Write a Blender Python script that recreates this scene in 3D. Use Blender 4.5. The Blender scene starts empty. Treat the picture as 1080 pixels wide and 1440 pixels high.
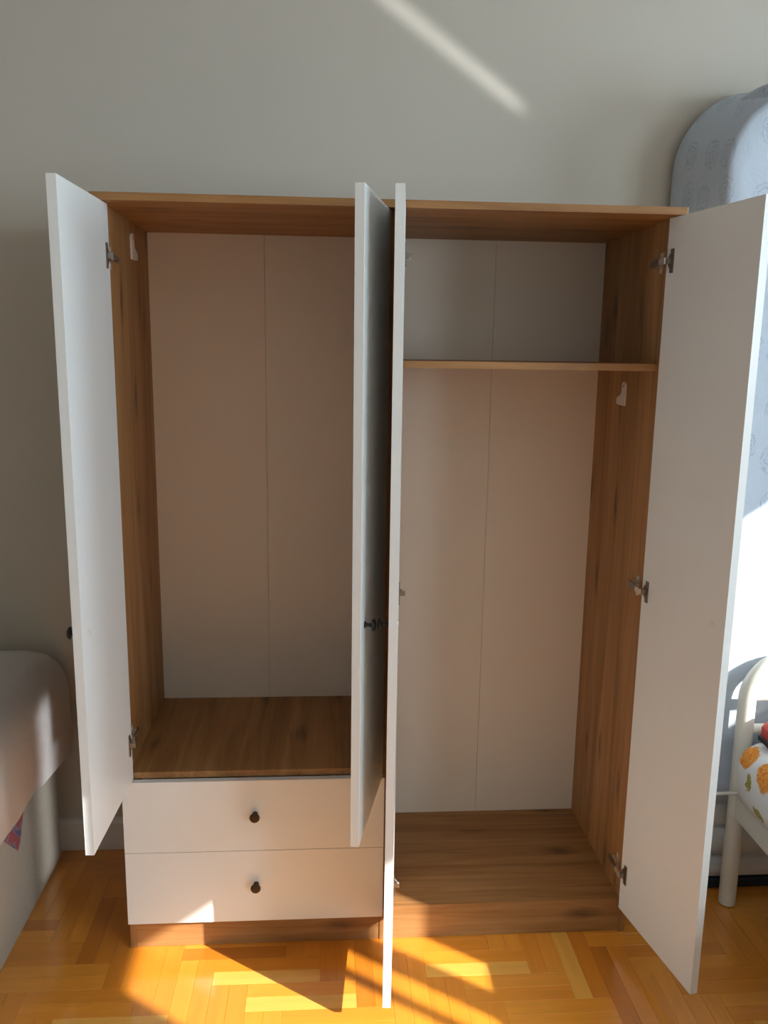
import bpy, bmesh, math, random
from mathutils import Vector, Matrix, noise
random.seed(7)
S = bpy.context.scene
COL = S.collection

# ------------------------------------------------------------------ camera
YAW, PITCH, ROLL = 0.0699, -0.1894, 0.0144
CAM = Vector((0.4893, -1.8959, 1.4833))
fwd = Vector((math.sin(YAW)*math.cos(PITCH), math.cos(YAW)*math.cos(PITCH), math.sin(PITCH)))
right0 = Vector((math.cos(YAW), -math.sin(YAW), 0.0))
up0 = right0.cross(fwd)
right = right0*math.cos(ROLL) + up0*math.sin(ROLL)
up = up0*math.cos(ROLL) - right0*math.sin(ROLL)
cd = bpy.data.cameras.new('camera')
cd.sensor_fit = 'VERTICAL'; cd.sensor_height = 36.0; cd.lens = 1174.6/1440*36.0
cd.clip_start = 0.05
cam = bpy.data.objects.new('camera', cd)
m = Matrix((right, up, -fwd)).transposed().to_4x4(); m.translation = CAM
cam.matrix_world = m
COL.objects.link(cam); S.camera = cam

# ------------------------------------------------------------------ light
W_SKY = 18.0
SUN_E = 11.5
S.view_settings.view_transform = 'Standard'; S.view_settings.look = 'None'
S.view_settings.gamma = 1.0; S.view_settings.use_curve_mapping = False
S.view_settings.exposure = 0.0
wd = bpy.data.worlds.new('sky'); S.world = wd; wd.use_nodes = True
bg = wd.node_tree.nodes['Background']
bg.inputs[0].default_value = (0.70, 0.87, 1.0, 1); bg.inputs[1].default_value = W_SKY

SUN_D = Vector((-0.810, 0.585, -0.570)).normalized()
sl = bpy.data.lights.new('sun', 'SUN'); sl.energy = SUN_E; sl.angle = math.radians(0.45)
sl.color = (1.0, 0.93, 0.84)
so = bpy.data.objects.new('sun', sl); so.rotation_euler = SUN_D.to_track_quat('-Z', 'Y').to_euler()
so.location = (6, -5, 5); COL.objects.link(so)

# openings of the room (daylight comes in through these)
XW, WT = 3.0, 0.10                       # inner face and thickness of the right wall
YB = 0.446                               # back wall face
YF = -3.4; XL = -1.7; ZC = 2.6
WIN_R = [(-2.37, -1.615, 1.455, 2.165), (-1.05, -0.28, 1.47, 2.15), (-3.25, -2.55, 0.9, 2.15)]  # third opening is added, unseen, so floor bounce brightens the drawers
def portal(loc, rot, sx, sy):
    l = bpy.data.lights.new('window_portal', 'AREA'); l.shape = 'RECTANGLE'; l.size = sx; l.size_y = sy
    l.cycles.is_portal = True
    o = bpy.data.objects.new('window_portal', l); o.location = loc; o.rotation_euler = rot; COL.objects.link(o)
for a, b, z0, z1 in WIN_R:
    portal((XW+WT+.01, (a+b)/2, (z0+z1)/2), (0, math.radians(90), 0), z1-z0, b-a)

# added narrow lamps, standing in for sunlight reflected off something unseen
def glint(target, d, dist, sx, sy, spread, power, color, axis):
    d = Vector(d).normalized()
    l = bpy.data.lights.new('added_sun_glint', 'AREA'); l.shape = 'RECTANGLE'; l.size = sx; l.size_y = sy
    l.energy = power; l.spread = math.radians(spread); l.color = color
    z = -d; x = (Vector(axis) - d*Vector(axis).dot(d)).normalized(); y = z.cross(x)
    mm = Matrix((x, y, z)).transposed().to_4x4(); mm.translation = Vector(target) - d*dist
    o = bpy.data.objects.new('added_sun_glint', l); o.matrix_world = mm; COL.objects.link(o)
glint((0.50, YB, 2.472), (-0.81, 0.585, 0.57), 2.6, 0.62, 0.030, 1.6, 0.075, (0.95, 0.97, 1.0), (-0.82, 0, 0.572))  # added lamp for the bright streak high on the back wall

glint((-0.25, 0.205, 0.30), (-0.41, 0.912, -0.02), 1.25, 0.56, 0.030, 3.0, 0.085, (0.92, 0.97, 1.0), (0, 0, 1))  # added lamp for the pale light band on the left bed

# ------------------------------------------------------------------ materials
def mat(name):
    ma = bpy.data.materials.new(name); ma.use_nodes = True
    nt = ma.node_tree; b = nt.nodes['Principled BSDF']
    return ma, nt, b
def nd(nt, t, **kw):
    n = nt.nodes.new(t)
    for k, v in kw.items(): setattr(n, k, v)
    return n
def mth(nt, op, a, b=None, c=None, clamp=False):
    n = nt.nodes.new('ShaderNodeMath'); n.operation = op; n.use_clamp = clamp
    for i, v in enumerate((a, b, c)):
        if v is None: continue
        if hasattr(v, 'links'): nt.links.new(v, n.inputs[i])
        else: n.inputs[i].default_value = v
    return n.outputs[0]
def mixc(nt, fac, a, b):
    n = nt.nodes.new('ShaderNodeMix'); n.data_type = 'RGBA'
    for i, v in ((0, fac), (6, a), (7, b)):
        if hasattr(v, 'links'): nt.links.new(v, n.inputs[i])
        else: n.inputs[i].default_value = v if i == 0 else (v[0], v[1], v[2], 1)
    return n.outputs[2]
def coords(nt, scale=(1, 1, 1), kind='Object', rnd=0.0):
    tc = nd(nt, 'ShaderNodeTexCoord'); mp = nd(nt, 'ShaderNodeMapping')
    nt.links.new(tc.outputs[kind], mp.inputs[0]); mp.inputs['Scale'].default_value = scale
    out = mp.outputs[0]
    if rnd:
        oi = nd(nt, 'ShaderNodeObjectInfo'); va = nd(nt, 'ShaderNodeVectorMath', operation='ADD')
        ml = mth(nt, 'MULTIPLY', oi.outputs['Random'], rnd)
        nt.links.new(out, va.inputs[0]); nt.links.new(ml, va.inputs[1]); out = va.outputs[0]
    return out
def ntex(nt, vec, scale, detail=3, rough=.55, dist=0.0):
    n = nd(nt, 'ShaderNodeTexNoise'); nt.links.new(vec, n.inputs['Vector'])
    n.inputs['Scale'].default_value = scale; n.inputs['Detail'].default_value = detail
    n.inputs['Roughness'].default_value = rough; n.inputs['Distortion'].default_value = dist
    return n.outputs[0]
def ramp(nt, fac, stops):
    n = nd(nt, 'ShaderNodeValToRGB'); nt.links.new(fac, n.inputs[0])
    el = n.color_ramp.elements
    while len(el) < len(stops): el.new(0.5)
    for e, (p, c) in zip(el, stops): e.position = p; e.color = (c[0], c[1], c[2], 1)
    return n.outputs[0]
def bump(nt, b, h, strength, dist=0.002):
    n = nd(nt, 'ShaderNodeBump'); n.inputs['Strength'].default_value = strength; n.inputs['Distance'].default_value = dist
    nt.links.new(h, n.inputs['Height']); nt.links.new(n.outputs[0], b.inputs['Normal'])
def setp(b, rough=.5, metal=0.0, spec=.5, coat=0.0, coatr=.1):
    b.inputs['Roughness'].default_value = rough; b.inputs['Metallic'].default_value = metal
    b.inputs['Specular IOR Level'].default_value = spec
    b.inputs['Coat Weight'].default_value = coat; b.inputs['Coat Roughness'].default_value = coatr
def plain(name, col, rough=.5, metal=0.0, var=.04, nscale=8, spec=.5, bs=0.0, bscale=60):
    ma, nt, b = mat(name); v = coords(nt)
    f = ntex(nt, v, nscale, 3)
    c = mixc(nt, f, [x*(1-var) for x in col], [min(1, x*(1+var)) for x in col])
    nt.links.new(c, b.inputs['Base Color']); setp(b, rough, metal, spec)
    if bs: bump(nt, b, ntex(nt, v, bscale, 4), bs)
    return ma
def oak(name, axis):
    """oak laminate, grain along the given axis"""
    ma, nt, b = mat(name)
    sc = [22, 22, 22]; sc[axis] = 1.3
    v = coords(nt, sc)
    g1 = ntex(nt, v, 1.0, 5, .62, .7)
    sc2 = [120, 120, 120]; sc2[axis] = 3.0
    g2 = ntex(nt, coords(nt, sc2), 1.0, 3, .6)
    sc3 = [7.5, 7.5, 7.5]; sc3[axis] = 1.0
    g3 = ntex(nt, coords(nt, sc3), 1.0, 2, .5, .4)
    c = ramp(nt, g1, [(.28, (.205, .089, .028)), (.47, (.335, .163, .056)), (.62, (.415, .216, .081)), (.8, (.52, .30, .128))])
    fine = mth(nt, 'MULTIPLY_ADD', g2, .34, .83)
    c2 = nd(nt, 'ShaderNodeVectorMath', operation='SCALE'); nt.links.new(c, c2.inputs[0]); nt.links.new(fine, c2.inputs['Scale'])
    # dark knots and cracks, long along the grain
    tc = nd(nt, 'ShaderNodeTexCoord'); sp = nd(nt, 'ShaderNodeSeparateXYZ'); nt.links.new(tc.outputs['Object'], sp.inputs[0])
    oth = [i for i in range(3) if i != axis]
    cb = nd(nt, 'ShaderNodeCombineXYZ')
    wob = ntex(nt, coords(nt, sc3), 3.0, 3)
    nt.links.new(mth(nt, 'MULTIPLY', sp.outputs[axis], 4.2), cb.inputs[0])
    nt.links.new(mth(nt, 'ADD', mth(nt, 'MULTIPLY', mth(nt, 'ADD', sp.outputs[oth[0]], sp.outputs[oth[1]]), 17.0), mth(nt, 'MULTIPLY', wob, 1.2)), cb.inputs[1])
    vo = nd(nt, 'ShaderNodeTexVoronoi', voronoi_dimensions='2D'); vo.inputs['Scale'].default_value = 1.0
    nt.links.new(cb.outputs[0], vo.inputs['Vector'])
    sel = nd(nt, 'ShaderNodeSeparateColor'); nt.links.new(vo.outputs['Color'], sel.inputs[0])
    k = mth(nt, 'MULTIPLY', mth(nt, 'MULTIPLY_ADD', vo.outputs['Distance'], -3.6, 1.1, True), mth(nt, 'GREATER_THAN', sel.outputs[0], .70))
    k2 = mth(nt, 'MULTIPLY', mth(nt, 'MULTIPLY_ADD', g3, -5.0, 1.95, True), .5)
    kk = mth(nt, 'MAXIMUM', mth(nt, 'MULTIPLY', k, .85), k2)
    c3 = mixc(nt, kk, c2.outputs[0], (.115, .055, .024))
    nt.links.new(c3, b.inputs['Base Color']); setp(b, .48, spec=.4)
    bump(nt, b, g2, .12, .001)
    return ma
M = {}
M['oak_z'] = oak('oak_laminate_upright', 2); M['oak_x'] = oak('oak_laminate_lengthwise', 0); M['oak_y'] = oak('oak_laminate_depthwise', 1)
M['white'] = plain('white_laminate', (.805, .83, .825), .40, var=.012, nscale=3, bs=.02, bscale=300)
M['backing'] = plain('backing_board', (.76, .68, .585), .6, var=.02, nscale=4)
M['wall'] = plain('wall_paint', (.575, .53, .455), .85, var=.02, nscale=2.5, bs=.10, bscale=160)
M['ceiling'] = plain('ceiling_paint', (.52, .51, .48), .9)
M['trim'] = plain('white_trim', (.74, .72, .68), .45)
M['chrome'] = plain('nickel_steel', (.80, .78, .75), .38, .85)
M['nickel_dark'] = plain('nickel_shaded', (.30, .275, .24), .33, .95)  # nickel darkened so its colour carries the shade on the hinges
M['black'] = plain('black_metal', (.012, .011, .011), .4, .0)
M['bronze'] = plain('dark_bronze', (.055, .040, .026), .38, .6)
M['plastic'] = plain('white_plastic', (.74, .71, .66), .4)
M['cream'] = plain('cream_enamel', (.80, .79, .69), .28, var=.01)
M['red'] = plain('red_plastic', (.62, .045, .035), .3)
M['rubber'] = plain('black_rubber', (.02, .022, .026), .6)
M['band'] = plain('edge_band', (.60, .47, .30), .5)
M['navy'] = plain('navy_binding', (.015, .028, .045), .7)

def beech():
    ma, nt, b = mat('lacquered_beech')
    oi = nd(nt, 'ShaderNodeObjectInfo')
    v = coords(nt, (3.0, 46, 46), rnd=37.0)
    g = ntex(nt, v, 1.0, 4, .6, .5)
    c = oi.outputs['Color']
    fl = ntex(nt, coords(nt, (14, 260, 1), rnd=11.0), 1.0, 2, .5)
    f = mth(nt, 'ADD', mth(nt, 'MULTIPLY_ADD', g, .36, .82), mth(nt, 'MULTIPLY_ADD', fl, .12, -.06))
    c2 = nd(nt, 'ShaderNodeVectorMath', operation='SCALE'); nt.links.new(c, c2.inputs[0]); nt.links.new(f, c2.inputs['Scale'])
    nt.links.new(c2.outputs[0], b.inputs['Base Color']); setp(b, .30, spec=.5, coat=1.0, coatr=.13); b.inputs['Coat IOR'].default_value = 1.65
    bump(nt, b, g, .05, .001)
    return ma
M['beech'] = beech()
def beech_far():
    ma, nt, b = mat('lacquered_beech_beyond')
    at = nd(nt, 'ShaderNodeAttribute'); at.attribute_name = 'tint'
    f = mth(nt, 'MULTIPLY_ADD', ntex(nt, coords(nt, (14, 14, 14)), 1.0, 4, .6, .5), .36, .82)
    c2 = nd(nt, 'ShaderNodeVectorMath', operation='SCALE'); nt.links.new(at.outputs['Color'], c2.inputs[0]); nt.links.new(f, c2.inputs['Scale'])
    nt.links.new(c2.outputs[0], b.inputs['Base Color']); setp(b, .30, spec=.5, coat=1.0, coatr=.13); b.inputs['Coat IOR'].default_value = 1.65
    return ma
M['beech_far'] = beech_far()
M['subfloor'] = plain('beech_beyond', (.65, .288, .042), .35, var=.15, nscale=5)
M['joint'] = plain('floor_joint', (.16, .07, .02), .6)

def sheet(name, col, wr=.5, pattern=None):
    ma, nt, b = mat(name); v = coords(nt)
    n1 = ntex(nt, v, 500, 2); n2 = ntex(nt, v, 9, 4, .6, .8)
    c = mixc(nt, n2, [x*.94 for x in col], [min(1, x*1.05) for x in col])
    if pattern:                           # woven medallions, a little darker than the ground
        tc = nd(nt, 'ShaderNodeTexCoord')
        vo = nd(nt, 'ShaderNodeTexVoronoi', voronoi_dimensions='2D'); vo.inputs['Scale'].default_value = 10.0; vo.inputs['Randomness'].default_value = .45
        sp = nd(nt, 'ShaderNodeSeparateXYZ'); nt.links.new(tc.outputs['Object'], sp.inputs[0])
        cb = nd(nt, 'ShaderNodeCombineXYZ'); nt.links.new(mth(nt, 'SUBTRACT', sp.outputs[0], sp.outputs[1]), cb.inputs[0]); nt.links.new(mth(nt, 'MULTIPLY', sp.outputs[2], .8), cb.inputs[1])
        nt.links.new(cb.outputs[0], vo.inputs['Vector'])
        d = vo.outputs['Distance']
        rings = mth(nt, 'SINE', mth(nt, 'MULTIPLY_ADD', d, 62, mth(nt, 'MULTIPLY', ntex(nt, v, 55, 3, .7), 20)))
        inside = mth(nt, 'LESS_THAN', d, .30)
        f = mth(nt, 'MULTIPLY', mth(nt, 'MULTIPLY', mth(nt, 'GREATER_THAN', rings, .15), inside), mth(nt, 'MULTIPLY', ntex(nt, v, 60, 2), 1.15))
        c = mixc(nt, f, c, pattern)
    nt.links.new(c, b.inputs['Base Color']); setp(b, .9, spec=.2)
    b.inputs['Sheen Weight'].default_value = .15
    h = mth(nt, 'ADD', mth(nt, 'MULTIPLY', n1, .08), mth(nt, 'MULTIPLY', n2, 1.0))
    bump(nt, b, h, wr, .012)
    return ma
M['blue_sheet'] = sheet('blue_grey_sheet', (.52, .58, .66), .45, (.36, .41, .52))
M['white_sheet'] = sheet('white_sheet', (.66, .63, .62), .35)
M['ticking'] = sheet('quilted_ticking', (.70, .70, .68), .35)
M['tweed'] = plain('beige_tweed', (.50, .45, .37), .95, var=.28, nscale=420, spec=.1, bs=.5, bscale=520)
def floral():
    """white sheet printed with orange roses and olive leaves (flat print)"""
    ma, nt, b = mat('floral_sheet'); tc = nd(nt, 'ShaderNodeTexCoord')
    v = tc.outputs['Object']
    w = nd(nt, 'ShaderNodeTexNoise'); w.inputs['Scale'].default_value = 55; w.inputs['Detail'].default_value = 2
    nt.links.new(v, w.inputs[0])
    sub = nd(nt, 'ShaderNodeVectorMath', operation='SUBTRACT'); nt.links.new(w.outputs['Color'], sub.inputs[0]); sub.inputs[1].default_value = (.5, .5, .5)
    sc = nd(nt, 'ShaderNodeVectorMath', operation='SCALE'); nt.links.new(sub.outputs[0], sc.inputs[0]); sc.inputs['Scale'].default_value = .030
    ad = nd(nt, 'ShaderNodeVectorMath', operation='ADD'); nt.links.new(v, ad.inputs[0]); nt.links.new(sc.outputs[0], ad.inputs[1])
    p = ad.outputs[0]
    col = mixc(nt, ntex(nt, v, 6), (.80, .80, .78), (.84, .84, .83))
    petal = ramp(nt, ntex(nt, v, 120, 3, .6, 1.5), [(.3, (.80, .13, .02)), (.5, (.85, .33, .05)), (.7, (.85, .52, .16))])
    leafc = ramp(nt, ntex(nt, v, 150, 2), [(.35, (.28, .27, .06)), (.65, (.50, .45, .13))])
    def spot(center, r, colour, stretch=(1, 1, 1)):
        nonlocal col
        s = nd(nt, 'ShaderNodeVectorMath', operation='SUBTRACT'); nt.links.new(p, s.inputs[0]); s.inputs[1].default_value = center
        q = nd(nt, 'ShaderNodeVectorMath', operation='MULTIPLY'); nt.links.new(s.outputs[0], q.inputs[0]); q.inputs[1].default_value = stretch
        l = nd(nt, 'ShaderNodeVectorMath', operation='LENGTH'); nt.links.new(q.outputs[0], l.inputs[0])
        f = mth(nt, 'MULTIPLY_ADD', mth(nt, 'DIVIDE', l.outputs['Value'], r), -7, 7, True)
        col = mixc(nt, f, col, colour)
    for c, r in FLOWERS: spot(c, r, petal)
    for c, r, st in LEAVES: spot(c, r, leafc, st)
    vo = nd(nt, 'ShaderNodeTexVoronoi'); vo.inputs['Scale'].default_value = 6.5; nt.links.new(p, vo.inputs['Vector'])
    sep = nd(nt, 'ShaderNodeSeparateXYZ'); nt.links.new(v, sep.inputs[0])
    far = mth(nt, 'LESS_THAN', sep.outputs[1], -.16)
    f1 = mth(nt, 'MULTIPLY', mth(nt, 'LESS_THAN', vo.outputs['Distance'], .22), far)
    f2 = mth(nt, 'MULTIPLY', mth(nt, 'LESS_THAN', vo.outputs['Distance'], .30), far)
    col = mixc(nt, f2, col, leafc); col = mixc(nt, f1, col, petal)
    nt.links.new(col, b.inputs['Base Color']); setp(b, .85, spec=.2)
    bump(nt, b, ntex(nt, v, 12, 3), .25, .01)
    return ma
# centres on the print, measured from the bed mattress's own origin (world 0,0,0)
FLOWERS = [((1.568, .022, .478), .034), ((1.568, -.078, .470), .042), ((1.70, -.02, .50), .04), ((1.58, -.15, .37), .04)]
LEAVES = [((1.568, .072, .410), .022, (1, 1, 1)), ((1.566, -.018, .425), .022, (1, 1.5, .8)), ((1.566, -.068, .368), .018, (1, .6, 1.4)), ((1.568, .058, .352), .009, (1, 1, .6))]
M['floral'] = floral()
def tagmat():
    ma, nt, b = mat('printed_tag'); v = coords(nt)
    c = ramp(nt, ntex(nt, v, 26, 2, .5), [(.40, (.13, .12, .24)), (.47, (.30, .25, .32)), (.53, (.36, .10, .11))])
    nt.links.new(c, b.inputs['Base Color']); setp(b, .7)
    return ma
M['tag'] = tagmat()

# ------------------------------------------------------------------ helpers
def empty(name, label, cat, loc=(0, 0, 0), group=None):
    o = bpy.data.objects.new(name, None); o.empty_display_size = .1; o.location = loc; COL.objects.link(o)
    o['label'] = label; o['category'] = cat
    if group: o['group'] = group
    return o
WLOC = {}
def wloc(o):
    return WLOC.get(o.name, Vector(o.location)) if o else Vector((0, 0, 0))
def link(name, bm, material, parent=None, smooth=False, bev=0.0, seg=2, kind=None, label=None, origin=None):
    """bmesh given in world coordinates -> ONE mesh object, origin at its centre"""
    if bev:
        bmesh.ops.bevel(bm, geom=[e for e in bm.edges if e.calc_face_angle(0) > .6], offset=bev, segments=seg, profile=.6, affect='EDGES', clamp_overlap=True)
    bmesh.ops.recalc_face_normals(bm, faces=bm.faces)
    co = [v.co for v in bm.verts]
    if origin is None:
        lo = Vector([min(c[i] for c in co) for i in range(3)]); hi = Vector([max(c[i] for c in co) for i in range(3)])
        origin = (lo+hi)/2
    origin = Vector(origin)
    bmesh.ops.translate(bm, verts=bm.verts, vec=-origin)
    me = bpy.data.meshes.new(name); bm.to_mesh(me); bm.free()
    if smooth:
        for p in me.polygons: p.use_smooth = True
    me.materials.append(material)
    o = bpy.data.objects.new(name, me); COL.objects.link(o)
    o.parent = parent; o.location = origin - wloc(parent); WLOC[o.name] = origin
    if kind: o['kind'] = kind
    if label: o['label'] = label
    return o
def smooth_by_angle(o, deg=35):
    me = o.data
    for p in me.polygons: p.use_smooth = True
    try: me.set_sharp_from_angle(angle=math.radians(deg))
    except Exception: pass
def box(bm, x0, x1, y0, y1, z0, z1):
    vs = [bm.verts.new(c) for c in ((x0,y0,z0),(x1,y0,z0),(x1,y1,z0),(x0,y1,z0),(x0,y0,z1),(x1,y0,z1),(x1,y1,z1),(x0,y1,z1))]
    for f in ((3,2,1,0),(4,5,6,7),(0,1,5,4),(1,2,6,5),(2,3,7,6),(3,0,4,7)): bm.faces.new([vs[i] for i in f])
    return vs
def bbox(*a):
    bm = bmesh.new(); box(bm, *a); return bm
def tube(bm, pts, r, n=16, cap=True):
    pts = [Vector(p) for p in pts]; rings = []; ref = None
    for i, p in enumerate(pts):
        d = (pts[min(i+1, len(pts)-1)] - pts[max(i-1, 0)]).normalized()
        if ref is None:
            ref = d.cross(Vector((0, 0, 1)))
            if ref.length < .1: ref = d.cross(Vector((0, 1, 0)))
        ref = (ref - d*ref.dot(d)).normalized(); bi = d.cross(ref)
        rr = r[i] if isinstance(r, (list, tuple)) else r
        rings.append([bm.verts.new(p + ref*math.cos(2*math.pi*k/n)*rr + bi*math.sin(2*math.pi*k/n)*rr) for k in range(n)])
    for a, b in zip(rings, rings[1:]):
        for k in range(n): bm.faces.new((a[k], a[(k+1) % n], b[(k+1) % n], b[k]))
    if cap:
        bm.faces.new(rings[0][::-1]); bm.faces.new(rings[-1])
def lathe(bm, base, axis, prof, n=24):
    base = Vector(base); axis = Vector(axis).normalized()
    tube(bm, [base + axis*h for h, r in prof], [r for h, r in prof], n)
def prism(bm, poly, off):
    """closed polygon (list of 3D points) pushed out by the vector off"""
    a = [bm.verts.new(p) for p in poly]; b = [bm.verts.new(Vector(p)+Vector(off)) for p in poly]
    bm.faces.new(a[::-1]); bm.faces.new(b)
    for i in range(len(a)): bm.faces.new((a[i], a[(i+1) % len(a)], b[(i+1) % len(a)], b[i]))

# ------------------------------------------------------------------ room
fl = link('floor', bbox(XL-.1, XW+.1, YF-.1, YB+.1, -.14, -.004), M['subfloor'], kind='structure')
link('wall_back', bbox(XL-.1, XW+.1, YB, YB+.1, -.004, ZC), M['wall'], kind='structure')
link('wall_left', bbox(XL-.1, XL, YF, YB, -.004, ZC), M['wall'], kind='structure')
link('ceiling', bbox(XL-.1, XW+.1, YF-.1, YB+.1, ZC, ZC+.1), M['ceiling'], kind='structure')
def pierced(name, lo, hi, holes, mk):
    """a wall of boxes around rectangular openings; mk(u0,u1,z0,z1,bm) adds one box"""
    bm = bmesh.new(); u = lo
    for a, b, z0, z1 in sorted(holes):
        mk(bm, u, a, -.004, ZC); mk(bm, a, b, -.004, z0); mk(bm, a, b, z1, ZC); u = b
    mk(bm, u, hi, -.004, ZC)
    return link(name, bm, M['wall'], kind='structure')
pierced('wall_right', YF, YB, WIN_R, lambda bm, a, b, z0, z1: box(bm, XW, XW+WT, a, b, z0, z1))
link('wall_front', bbox(XL-.1, XW+.1, YF-WT, YF, -.004, ZC), M['wall'], kind='structure')
# window frames: the first has the two uprights whose shadows fall on the floor; the third is added for its light
wn = 0
for (a, b, z0, z1), bars in zip(WIN_R, ([(-1.815, -1.745), (-1.915, -1.895)], [], [])):
    wn += 1
    bm = bmesh.new(); x0, x1 = XW+.0, XW+.02
    box(bm, XW-.02, XW, a-.05, a, z0-.05, z1+.05); box(bm, XW-.02, XW, b, b+.05, z0-.05, z1+.05)
    box(bm, XW-.02, XW, a, b, z1, z1+.05)
    box(bm, XW-.05, XW, a, b, z0-.03, z0)
    w = link('window_%d' % wn, bm, M['trim'], kind='structure', bev=.003)
    for p, q in bars:
        link('mullion', bbox(XW+.005, XW+.035, p, q, z0, z1), M['trim'], w)
def baseboard(name, x0, x1):
    bm = bmesh.new()
    prism(bm, [(x0, YB, 0), (x0, YB-.014, 0), (x0, YB-.014, .085), (x0, YB-.009, .095), (x0, YB-.004, .099), (x0, YB, .1)], (x1-x0, 0, 0))
    bmesh.ops.translate(bm, verts=bm.verts, vec=(0, 0, .0005))
    link(name, bm, M['trim'], kind='structure')
baseboard('baseboard_left', XL, -.002); baseboard('baseboard_right', 1.271, XW)

# parquet: double herringbone of beech strips, each strip a part of the floor
PW, PX, PY = .0855, .304, -.137
SWD = PW/2; PL = 3*PW
def plank_mesh():
    bm = bmesh.new(); g = .0002
    box(bm, -PL/2+g, PL/2-g, -SWD/2+g, SWD/2-g, -.0035, 0)
    bmesh.ops.bevel(bm, geom=[e for e in bm.edges if all(v.co.z > -.001 for v in e.verts)], offset=.0003, segments=1, affect='EDGES')
    me = bpy.data.meshes.new('plank'); bm.to_mesh(me); bm.free(); me.materials.append(M['beech']); return me
pm = plank_mesh()
TINTS = [(.76, .275, .024), (.80, .297, .027), (.83, .318, .030), (.85, .338, .034), (.72, .252, .021)]
def add_plank(x, y, rot, tint):
    o = bpy.data.objects.new('plank', pm); COL.objects.link(o); o.parent = fl
    o.location = Vector((x, y, random.uniform(-.0002, .0002))) - WLOC['floor']; o.rotation_euler = (0, 0, rot + random.choice((0, math.pi))); o.color = (*tint, 1)
strips = []; last = [TINTS[1]]
def tint(h):              # the two strips of a block mostly match; now and then a pale one
    if h == 0 or random.random() < .35: last[0] = random.choice(TINTS)
    return (.88, .44, .075) if random.random() < .05 else last[0]
for i in range(-26, 36):
    for j in range(-42, 12):
        k = (i + j) % 6
        x0, y0 = PX + i*PW, PY - PW + j*PW           # lower-left corner of the cell
        if k == 0:
            for h in (0, 1): strips.append((x0 + PL/2, y0 + SWD*(h+.5), 0, tint(h)))
        if k == 3:
            for h in (0, 1): strips.append((x0 + SWD*(h+.5), y0 + PL/2, math.pi/2, tint(h)))
def in_view(x, y):
    if y > YB-.02 or y < -.60: return False
    if 0.02 < x < 1.25 and y > .10: return False
    lo = -.42; hi = 1.42 + (y+.6)*.75
    return lo < x < hi + .2 and not (y > .3 and x > 1.4)
every = list(strips)
strips = [s for s in strips if in_view(s[0], s[1])]
strips.sort(key=lambda s: (s[0]-.6)**2*.5 + (s[1]+.1)**2)
def no_cross(s):       # strips running under the back wall
    ex = PL/2 if s[2] == 0 else SWD/2; ey = SWD/2 if s[2] == 0 else PL/2
    return s[1] + ey < YB
strips = [s for s in strips if no_cross(s)]
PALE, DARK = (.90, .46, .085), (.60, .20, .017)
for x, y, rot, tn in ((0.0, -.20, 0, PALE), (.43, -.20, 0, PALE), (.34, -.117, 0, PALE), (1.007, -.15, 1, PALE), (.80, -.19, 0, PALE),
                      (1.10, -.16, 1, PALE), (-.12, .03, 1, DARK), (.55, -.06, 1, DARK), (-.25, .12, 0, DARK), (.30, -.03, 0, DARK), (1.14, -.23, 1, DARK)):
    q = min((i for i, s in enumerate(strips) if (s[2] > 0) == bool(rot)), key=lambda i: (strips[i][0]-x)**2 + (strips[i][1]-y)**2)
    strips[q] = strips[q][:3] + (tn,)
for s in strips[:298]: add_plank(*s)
# the rest of the parquet, mostly outside the picture, as one part
done = set((round(s[0], 4), round(s[1], 4)) for s in strips[:298])
bm = bmesh.new(); lay = bm.loops.layers.float_color.new('tint')
for x, y, rot, tn in every:
    hx, hy = (PL/2, SWD/2) if rot == 0 else (SWD/2, PL/2)
    if (round(x, 4), round(y, 4)) in done: continue
    x0, x1, y0, y1 = max(x-hx, XL), min(x+hx, XW), max(y-hy, YF), min(y+hy, YB)
    if x1-x0 < .004 or y1-y0 < .004: continue
    vs = box(bm, x0+.0002, x1-.0002, y0+.0002, y1-.0002, -.0035, 0)
    for f in vs[0].link_faces[:] + vs[6].link_faces[:]:
        for l in f.loops: l[lay] = (*tn, 1)
link('planks_beyond', bm, M['beech_far'], fl, kind='stuff')

# ------------------------------------------------------------------ wardrobe
W, D, H, T, TD = 1.2678, .4429, 1.80, .016, .0177
ZT = H-T
ward = empty('wardrobe', 'oak and white four-door wardrobe with all doors open and two drawers', 'wardrobe', (W/2, D/2, 0))
def part(name, dims, m, bev=.0006, parent=ward, **k): return link(name, bbox(*dims), M[m], parent, bev=bev, **k)
side_l = part('side_panel', (0, T, 0, D, 0, ZT), 'oak_z'); side_r = part('side_panel', (W-T, W, 0, D, 0, ZT), 'oak_z')
cap = part('top_panel', (-.001, W+.001, -.045, D, ZT, H), 'oak_x', .001)
for xa, xb in ((-.0025, -.0012), (W+.0012, W+.0025)):
    link('edge_band', bbox(xa, xb, -.045, D-.01, ZT+.0005, H-.0005), M['band'], cap, label='pale strip on the end of the top')
part('partition', (W/2-T/2, W/2+T/2, .001, D, 0, ZT), 'oak_z')
ZS, ZF, ZR = .4772, .0929, 1.4643
part('shelf', (T, W/2-T/2, .002, D, ZS-T, ZS), 'oak_y', label='oak shelf above the drawers')
part('bottom_panel', (W/2+T/2, W-T, .0205, D, ZF-T, ZF), 'oak_x', label='oak floor of the right bay')
part('shelf', (W/2+T/2, W-T, .012, D, ZR-T, ZR), 'oak_x')
part('plinth', (T, W/2-T/2, .003, .019, .001, .078), 'oak_x', label='oak plinth under the drawers')
part('plinth', (W/2+T/2, W-T, .004, .020, .001, ZF+.0005), 'oak_x', label='oak plinth under the right bay')
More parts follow.
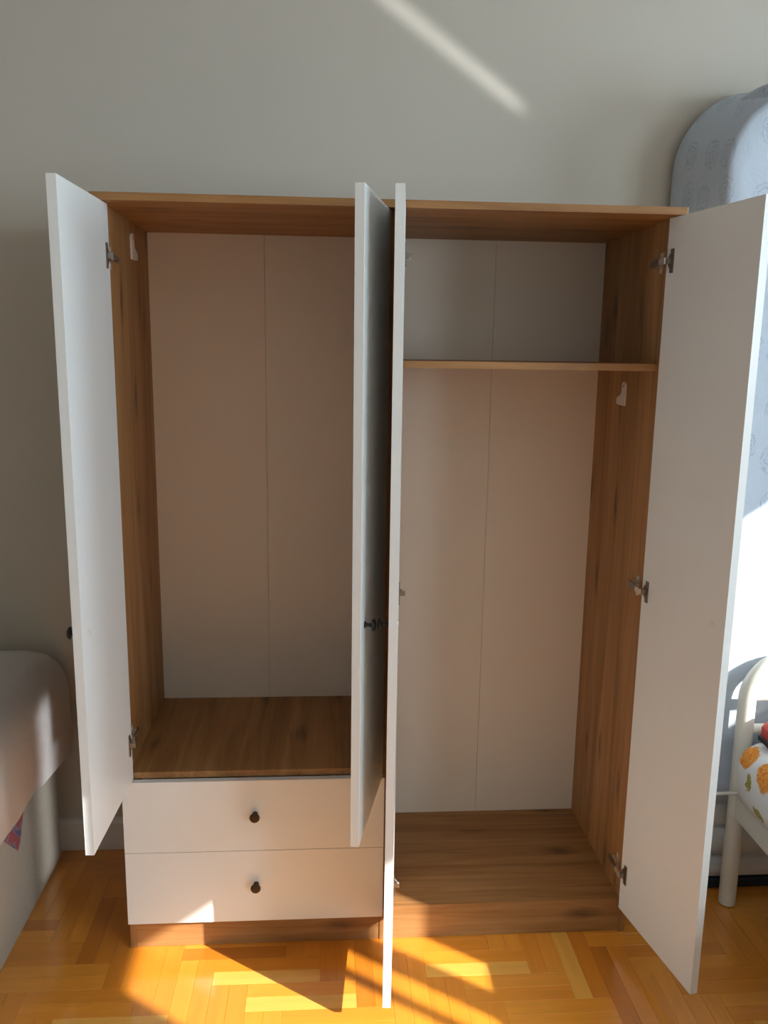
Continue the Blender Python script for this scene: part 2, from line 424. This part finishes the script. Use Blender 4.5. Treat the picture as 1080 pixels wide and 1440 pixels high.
for xa, xb, z0 in ((T, .3222, ZS), (.3232, W/2-T/2, ZS), (W/2+T/2, .9485, ZF), (.9495, W-T, ZF)):
    part('back_panel', (xa, xb, D, D+.003, z0-.02, ZT), 'backing', .0004)
# drawers
drawers = []
for z0, z1 in ((.0799, .2728), (.2744, .4602)):
    bm = bbox(0.0, W/2-.0025, -TD, -.0008, z0, z1)
    d = link('drawer', bm, M['white'], ward, bev=.0007); drawers.append(d)
    bm = bmesh.new(); xa, xb, yb, zb, zt = .030, W/2-.022, .40, z0+.022, z1-.035
    box(bm, xa, xa+.012, -.0008, yb, zb, zt); box(bm, xb-.012, xb, -.0008, yb, zb, zt); box(bm, xa+.012, xb-.012, yb-.012, yb, zb, zt); box(bm, xa+.012, xb-.012, -.0008, yb-.012, zb, zb+.004)
    link('drawer_box', bm, M['white'], d)
def knob(base, axis, mname, parent):
    bm = bmesh.new()
    lathe(bm, base, axis, [(0, .0068), (.0015, .0070), (.0028, .0062), (.004, .0042), (.0085, .0036), (.0125, .0038), (.0150, .0065),
                           (.0162, .0112), (.0175, .0123), (.0195, .0124), (.0212, .0116), (.0222, .0098), (.0224, .0088), (.0228, .0086), (.0232, .004), (.0232, .0005)], 28)
    o = link('knob', bm, M[mname], parent); smooth_by_angle(o, 40); return o
for d, z in zip(drawers, (.182, .372)): knob((.3165, -TD, z), (0, -1, 0), 'bronze', d)

# doors: local frame at the hinge, u along the door, inner face at v=0, outer at v=-TD
def door(hx, hy, side, ang, z0, z1, hz, side_x, knob_z):
    a = math.radians(ang); w = W/4-.003
    du = Vector((math.cos(a)*side, -math.sin(a), 0)); dn = Vector((math.sin(a)*side, math.cos(a), 0))   # dn: inner normal
    P = lambda u, v, z: Vector((hx, hy, 0)) + du*u + dn*v + Vector((0, 0, z))
    def cuboid(bm, u0, u1, v0, v1, za, zb):
        vs = box(bm, u0, u1, v0, v1, za, zb)
        for v in vs: v.co = P(*v.co)
    bm = bmesh.new(); cuboid(bm, .004, w, -TD, 0, z0, z1)
    d = link('door', bm, M['white'], ward, bev=.0008)
    # white plastic plug over the knob's screw
    bm = bmesh.new(); lathe(bm, P(.273, 0, knob_z), dn, [(0, .0072), (.0012, .007), (.0022, .0055), (.0024, .001)], 20)
    o = link('screw_cap', bm, M['plastic'], d); smooth_by_angle(o)
    knob(P(.273, -TD, knob_z), -dn, 'black', d)
    for h in hz:
        # cup flange on the door
        bm = bmesh.new(); uc = .022
        prof = [(-.026, -.006), (-.026, .0055), (-.016, .0055), (.016, .0055), (.026, .0055), (.026, -.006), (.017, -.006), (.013, -.011), (.006, -.0145), (-.006, -.0145), (-.013, -.011), (-.017, -.006)]
        prism(bm, [P(uc+p[1]+.004, 0.0, h+p[0]) for p in prof], dn*.0022)
        f = link('hinge', bm, M['nickel_dark'], d, bev=.0003, seg=1)
        f['label'] = 'metal concealed hinge'
        # arm from the cup to the side panel
        e = P(uc-.001, .013, h)                     # out of the cup
        sx = side_x; sg = 1 if dn.x > 0 else -1
        k = Vector((sx + sg*.014, .010, h)); q = Vector((sx + sg*.013, .062, h))
        bm = bmesh.new()
        def strap(bm, p0, p1, hh, th):
            dv = (p1-p0).normalized(); nn = Vector((0, 0, 1)).cross(dv)*th
            prism(bm, [p0-Vector((0, 0, hh)), p1-Vector((0, 0, hh)), p1+Vector((0, 0, hh)), p0+Vector((0, 0, hh))], nn)
        strap(bm, e, k, .0065, .004)
        s1 = link('hinge_link', bm, M['chrome'], d, bev=.0008, seg=1)
        bm = bmesh.new(); cuboid(bm, uc-.006, uc+.003, .002, .0145, h-.0058, h+.0058)
        link('hinge_cup', bm, M['nickel_dark'], d, bev=.001, seg=1)
        bm = bmesh.new(); strap(bm, k + Vector((0, -.004, 0)), q, .0075, .0035)
        for yy, r in ((.030, .0035), (.052, .003)):
            lathe(bm, (sx + sg*.012, yy, h), (sg, 0, 0), [(0, r), (.0045, r), (.0052, r*.7)], 10)
        link('hinge_arm', bm, M['nickel_dark'], d, bev=.0004, seg=1)
        # mounting plate on the side panel
        bm = bmesh.new(); x0 = sx; x1 = sx + sg*.003
        lo, hi = min(x0, x1), max(x0, x1)
        box(bm, lo, hi, .024, .060, h-.006, h+.006); box(bm, lo, hi, .026, .040, h-.024, h+.024)
        box(bm, min(sx, sx+sg*.010), max(sx, sx+sg*.010), .028, .056, h-.005, h+.005)
        for zz in (-.018, .018): lathe(bm, (sx+sg*.003, .033, h+zz), (sg, 0, 0), [(0, .0036), (.0012, .0034), (.0016, .002)], 10)
        link('hinge_plate', bm, M['chrome'], d, bev=.0004, seg=1)
    return d
ZDT = 1.7825
door(.0255, .0010, 1, 91.84, .4622, ZDT, (1.675, .560), T, .925)
door(W/2-.0222, .0010, -1, 76.8, .4622, ZDT, (1.675, .560), W/2-T/2, .937)
door(W/2+.0265, .0010, 1, 95.5, .074, ZDT, (1.690, .930, .170), W/2+T/2, .937)
door(W-.0210, .0010, -1, 100.82, .074, ZDT, (1.690, .930, .180), W-T, .931)

# white brackets for the hanging rod
def bracket(x, sg, y, z):
    bm = bmesh.new()
    o = [(-.007, .0), (.0, -.0), (.030, .002), (.033, .008), (.032, .016), (.026, .021), (.013, .027), (.009, .034), (.009, .052), (.006, .059), (.001, .061), (-.005, .059), (-.008, .053), (-.008, .004)]
    prism(bm, [(x, y+p*1.45, z+q) for p, q in o], (sg*.005, 0, 0))
    b = link('rod_bracket', bm, M['plastic'], ward, bev=.0012)
    bm = bmesh.new(); lathe(bm, (x+sg*.005, y, z+.050), (sg, 0, 0), [(0, .0034), (.0012, .003), (.0014, .001)], 12)
    link('screw', bm, M['nickel_dark'], b)
bracket(T, 1, .250, 1.695); bracket(W-T, -1, .218, 1.356)

# ------------------------------------------------------------------ grids for soft things
def shell(rings, closed=True, cap_end=True, cap_start=False):
    bm = bmesh.new(); R = [[bm.verts.new(p) for p in r] for r in rings]; n = len(R[0])
    for a, b in zip(R, R[1:]):
        for k in range(n if closed else n-1): bm.faces.new((a[k], a[(k+1) % n], b[(k+1) % n], b[k]))
    if cap_end: bm.faces.new(R[-1])
    if cap_start: bm.faces.new(R[0][::-1])
    return bm
def rrect(x0, x1, y0, y1, r, n=10, seg=36):
    """points round a rectangle with rounded corners"""
    out = []
    for cx, cy, a0 in ((x1-r, y1-r, 0), (x0+r, y1-r, 90), (x0+r, y0+r, 180), (x1-r, y0+r, 270)):
        for k in range(n+1):
            t = math.radians(a0 + 90*k/n); out.append((cx + r*math.cos(t), cy + r*math.sin(t)))
    res = []
    for i, p in enumerate(out):
        q = out[(i+1) % len(out)]; res.append(p)
        if i % (n+1) == n:                # the straight side after a corner: always the same count
            for s in range(1, seg): res.append((p[0]+(q[0]-p[0])*s/seg, p[1]+(q[1]-p[1])*s/seg))
    return res

# ------------------------------------------------------------------ bed on the left
bed = empty('divan_bed', 'beige tweed divan bed base on the floor at the left wall', 'bed', (-.9, -.8, 0))
bx0, bx1, by0, by1 = -1.25, -.292, -2.0, .425
base = []
for off, z in ((.004, .0), (0, .01), (0, .17), (0, .32), (.008, .338), (.02, .340)):
    base.append([(x, y, z) for x, y in rrect(bx0+off, bx1-off, by0+off, by1-off, .035, 8)])
o = link('upholstery', shell(base, True, True, True), M['tweed'], bed, origin=(0, 0, 0)); smooth_by_angle(o, 50)
bm = bmesh.new()
prism(bm, [(bx1+.0005, -.02, .325), (bx1+.0005, .155, .338), (bx1+.0005, .128, .300), (bx1+.0005, .098, .243), (bx1+.0005, .080, .228), (bx1+.0005, .03, .275)], (.0015, 0, 0))
link('label_tag', bm, M['tag'], bed, label='printed purple and red fabric tag')

mt = empty('mattress', 'mattress in a white sheet lying on the tweed bed base', 'mattress', (-.9, -.8, .342))
core = [[(x, y, z) for x, y in rrect(-1.24+o, -.305-o, -1.98+o, .41-o, .05, 6)] for o, z in ((.03, .344), (.0, .37), (.0, .60), (.03, .64))]
link('ticking', shell(core, True, True, True), M['ticking'], mt)
mx0, mx1, my0, my1 = -1.28, -.232, -2.02, .432
rows = []
prof = [(-.008, 0.0, 1), (-.004, .03, .6), (0, .075, .2), (.002, .13, 0), (.002, .18, 0), (-.004, .22, 0), (-.016, .252, 0), (-.038, .280, 0), (-.07, .298, 0), (-.12, .307, 0), (-.2, .310, 0), (-.35, .312, 0)]
for off, h, hem in prof:
    ring = []
    for x, y in rrect(mx0-off, mx1+off, my0-off, min(my1+off, YB-.004), max(.03, .075+off*.4), 10):
        zz = .360 + h
        if hem:
            zz += hem*(.006*math.sin(y*9.3+1.1) + .004*math.sin(y*31) + .022*math.exp(-((y-.066)/.016)**2) + .022*max(0, min(1, (.22-y)/.2))*(1 if x > -.5 else 0) - .012*math.exp(-((y-.0)/.03)**2))
        nz = noise.noise(Vector((x*3.1, y*4.2, zz*5.0)))*.010 + noise.noise(Vector((x*9, y*11 + zz*9, 7)))*.0035
        k = 1 if h < .27 else .3
        d = Vector((1, 0, 0)) if x > mx1-.12 else Vector((0, 0, .3))
        ring.append(Vector((x, y, zz)) + d*nz*k)
    rows.append(ring)
o = link('bed_sheet', shell(rows, True, True), M['white_sheet'], mt, smooth=True)
# ------------------------------------------------------------------ mattress stood on end on the right
sm = empty('mattress', 'tall mattress in a blue-grey patterned sheet standing against the back wall', 'mattress', (1.95, .31, 0))
def outline(x0, x1, z0, z1, rt, n=14):
    pts = []
    for k in range(n+1):
        t = math.pi*(.5+.5*k/n); pts.append((x0+rt+rt*math.cos(t), z1-rt+rt*math.sin(t)))
    zs = 26
    for k in range(1, zs): pts.append((x0, z1-rt-(z1-rt-z0)*k/zs))
    for k in range(20): pts.append((x0+(x1-x0)*k/20, z0))
    for k in range(zs): pts.append((x1, z0+(z1-rt-z0)*k/zs))
    for k in range(n+1):
        t = math.pi*.5*k/n; pts.append((x1-rt+rt*math.cos(t), z1-rt+rt*math.sin(t)))
    for k in range(1, 16): pts.append((x1-rt-(x1-x0-2*rt)*k/16, z1))
    return pts
rows = []
cx, cz = 1.95, 1.15
for y, ins in ((.436, .02), (.430, .004), (.40, 0), (.36, .009), (.32, .018), (.28, .027), (.25, .034), (.225, .040), (.20, .045), (.183, .048), (.176, .052), (.172, .060), (.170, .09), (.169, .14), (.168, .2), (.167, .3), (.166, .42)):
    ring = []
    
    for x, z in outline(1.412+ins, 2.46-ins, .275, 2.165-ins*1.0, max(.05, .20-ins*.3)):
        yy = y
        wv = noise.noise(Vector((x*5, y*7, z*2.6)))*.008 + noise.noise(Vector((x*2+z*3.1, z*1.4-x*2, 3)))*.010*(1 if y < .2 else .4)
        fold = .014*math.exp(-((z-1.86-.25*(x-1.6))/.012)**2) if y < .21 else 0
        yy -= wv*.6 + fold*.3 + (.436-y)/.27*(.026 - .045*min(1, max(0, (z-.6)/1.5)))
        yy = min(yy, YB-.006)
        ring.append((x+wv*.5, yy, z + (wv*.5 if z > 1.9 else 0)))
    rows.append(ring)
o = link('sheet', shell(rows, True, True), M['blue_sheet'], sm, smooth=True)
# tucked corner of the sheet
fold = []
for t in range(9):
    u = t/8; x = 1.515 + .10*u; y = .395 - .215*u
    hgt = .030*math.sin(math.pi*u)**.8
    zt = 2.098 + .035*u
    fold.append([(x-.010, y-.006, zt-.03), (x-.008, y-.006, zt+hgt*.6), (x, y, zt+hgt), (x+.010, y+.006, zt+hgt*.7), (x+.012, y+.008, zt-.03)])
o = link('sheet_fold', shell(fold, False, False), M['blue_sheet'], sm, smooth=True)
# quilted lower end
rolls = [(.335, .278), (.278, .188), (.188, .096), (.096, .030)]
rows = []
def ring_at(off, z):
    return [(x, y, z) for x, y in rrect(1.445-off, 2.42+off, .168-off, .425+min(off, .012), .045, 8)]
for z1_, z0_ in rolls:
    for k in range(9):
        t = k/8; rows.append(ring_at(-.010 + .020*math.sin(math.pi*t)**.5, z1_+(z0_-z1_)*t))
o = link('quilting', shell(rows, True, True, True), M['ticking'], sm, smooth=True, label='pale quilted end below the sheet')
link('binding', shell([ring_at(.003, .0305), ring_at(.006, .024), ring_at(.006, .006), ring_at(0, .0005)], True, True, True), M['navy'], sm, label='dark blue binding at the floor')

# ------------------------------------------------------------------ metal bed on the right
mb = empty('metal_bed', 'cream metal bed frame with an arched headboard in front of the standing mattress', 'bed', (2.07, -.9, 0))
TR = .0225; hx0, hx1, hy = 1.594, 2.50, .100
R0 = .115; zt = .712
arch = [(hx0, hy, .004), (hx0, hy, .2), (hx0, hy, .4)]
for k in range(13):
    t = math.pi*(1-.5*k/12); arch.append((hx0+R0+R0*math.cos(t), hy, zt-R0+R0*math.sin(t)))
for k in range(13):
    t = math.pi*(.5-.5*k/12); arch.append((hx1-R0+R0*math.cos(t), hy, zt-R0+R0*math.sin(t)))
arch += [(hx1, hy, .4), (hx1, hy, .2), (hx1, hy, .004)]
bm = bmesh.new(); tube(bm, arch, TR, 20); o = link('headboard_arch', bm, M['cream'], mb); smooth_by_angle(o, 60)
for z, r in ((.607, .0115), (.516, .0135)):
    bm = bmesh.new(); tube(bm, [(hx0+.01, hy, z), (hx1-.01, hy, z)], r, 14); o = link('headboard_rail', bm, M['cream'], mb); smooth_by_angle(o, 60)
bm = bmesh.new(); tube(bm, [(1.36, hy-.03, .347), (hx0-.001, hy-.028, .347)], .0045, 10); link('thin_rod', bm, M['cream'], mb)
fy = -1.92
bm = bmesh.new(); tube(bm, [(hx0, fy, .004), (hx0, fy, .42), (hx0+.03, fy, .47), (hx0+.09, fy, .49), (hx1-.09, fy, .49), (hx1-.03, fy, .47), (hx1, fy, .42), (hx1, fy, .004)], TR, 16)
o = link('footboard_arch', bm, M['cream'], mb); smooth_by_angle(o, 60)
for x in (hx0, hx1):
    link('side_rail', bbox(x-.014, x+.014, fy+.02, hy-.015, .272, .332), M['cream'], mb, bev=.004)
for k in range(9):
    y = -1.75 + k*.21
    link('slat', bbox(hx0+.014, hx1-.014, y, y+.05, .312, .322), M['cream'], mb)
fm = empty('mattress', 'bed mattress in a white sheet printed with orange roses on the cream metal frame', 'mattress', (2.05, -.9, .33))
rows = []
for off, z in ((-.015, .3335), (.010, .345), (.019, .375), (.022, .42), (.020, .455), (.008, .482), (-.012, .497), (-.05, .504), (-.12, .507), (-.25, .508)):
    ring = []
    for x, y in rrect(1.578-off, 2.49+off, -1.88-off, min(.062+off*.5, .075), max(.015, .035+off*.3), 8):
        nz = noise.noise(Vector((x*4, y*9, z*6)))*.006
        ring.append((x+nz*(1 if x < 1.7 else 0), y, z+nz*.4*(1 if z > .36 else 0)))
    rows.append(ring)
link('floral_sheet', shell(rows, True, True, True), M['floral'], fm, smooth=True, origin=(0, 0, 0))
# red toy car on the floral bed
toy = empty('toy_car', 'red toy car with black wheels on the rose-printed sheet at the right edge', 'toy', (1.74, .0, .510))
tx, ty, tz = 1.606, .004, .5075
bm = bmesh.new()
o1 = [(0, .014), (0, .044), (.010, .056), (.030, .060), (.052, .088), (.125, .090), (.150, .062), (.185, .056), (.188, .014)]
prism(bm, [(tx+p, ty-.034, tz+q) for p, q in o1], (0, .068, 0))
link('car_body', bm, M['red'], toy, bev=.004)
bm = bmesh.new(); prism(bm, [(tx+.036, ty-.0350, tz+.062), (tx+.055, ty-.0350, tz+.084), (tx+.120, ty-.0350, tz+.084), (tx+.140, ty-.0350, tz+.062)], (0, .070, 0)); link('car_window', bm, M['rubber'], toy)
link('bumper', bbox(tx-.006, tx+.004, ty-.036, ty+.036, tz+.008, tz+.020), M['rubber'], toy, bev=.002)
for wx in (.036, .148):
    for wy in (-.040, .026):
        bm = bmesh.new(); lathe(bm, (tx+wx, ty+wy, tz+.018), (0, 1, 0), [(0, .012), (.001, .0185), (.003, .0195), (.011, .0195), (.013, .0185), (.014, .012)], 20)
        o = link('wheel', bm, M['rubber'], toy); smooth_by_angle(o, 40)
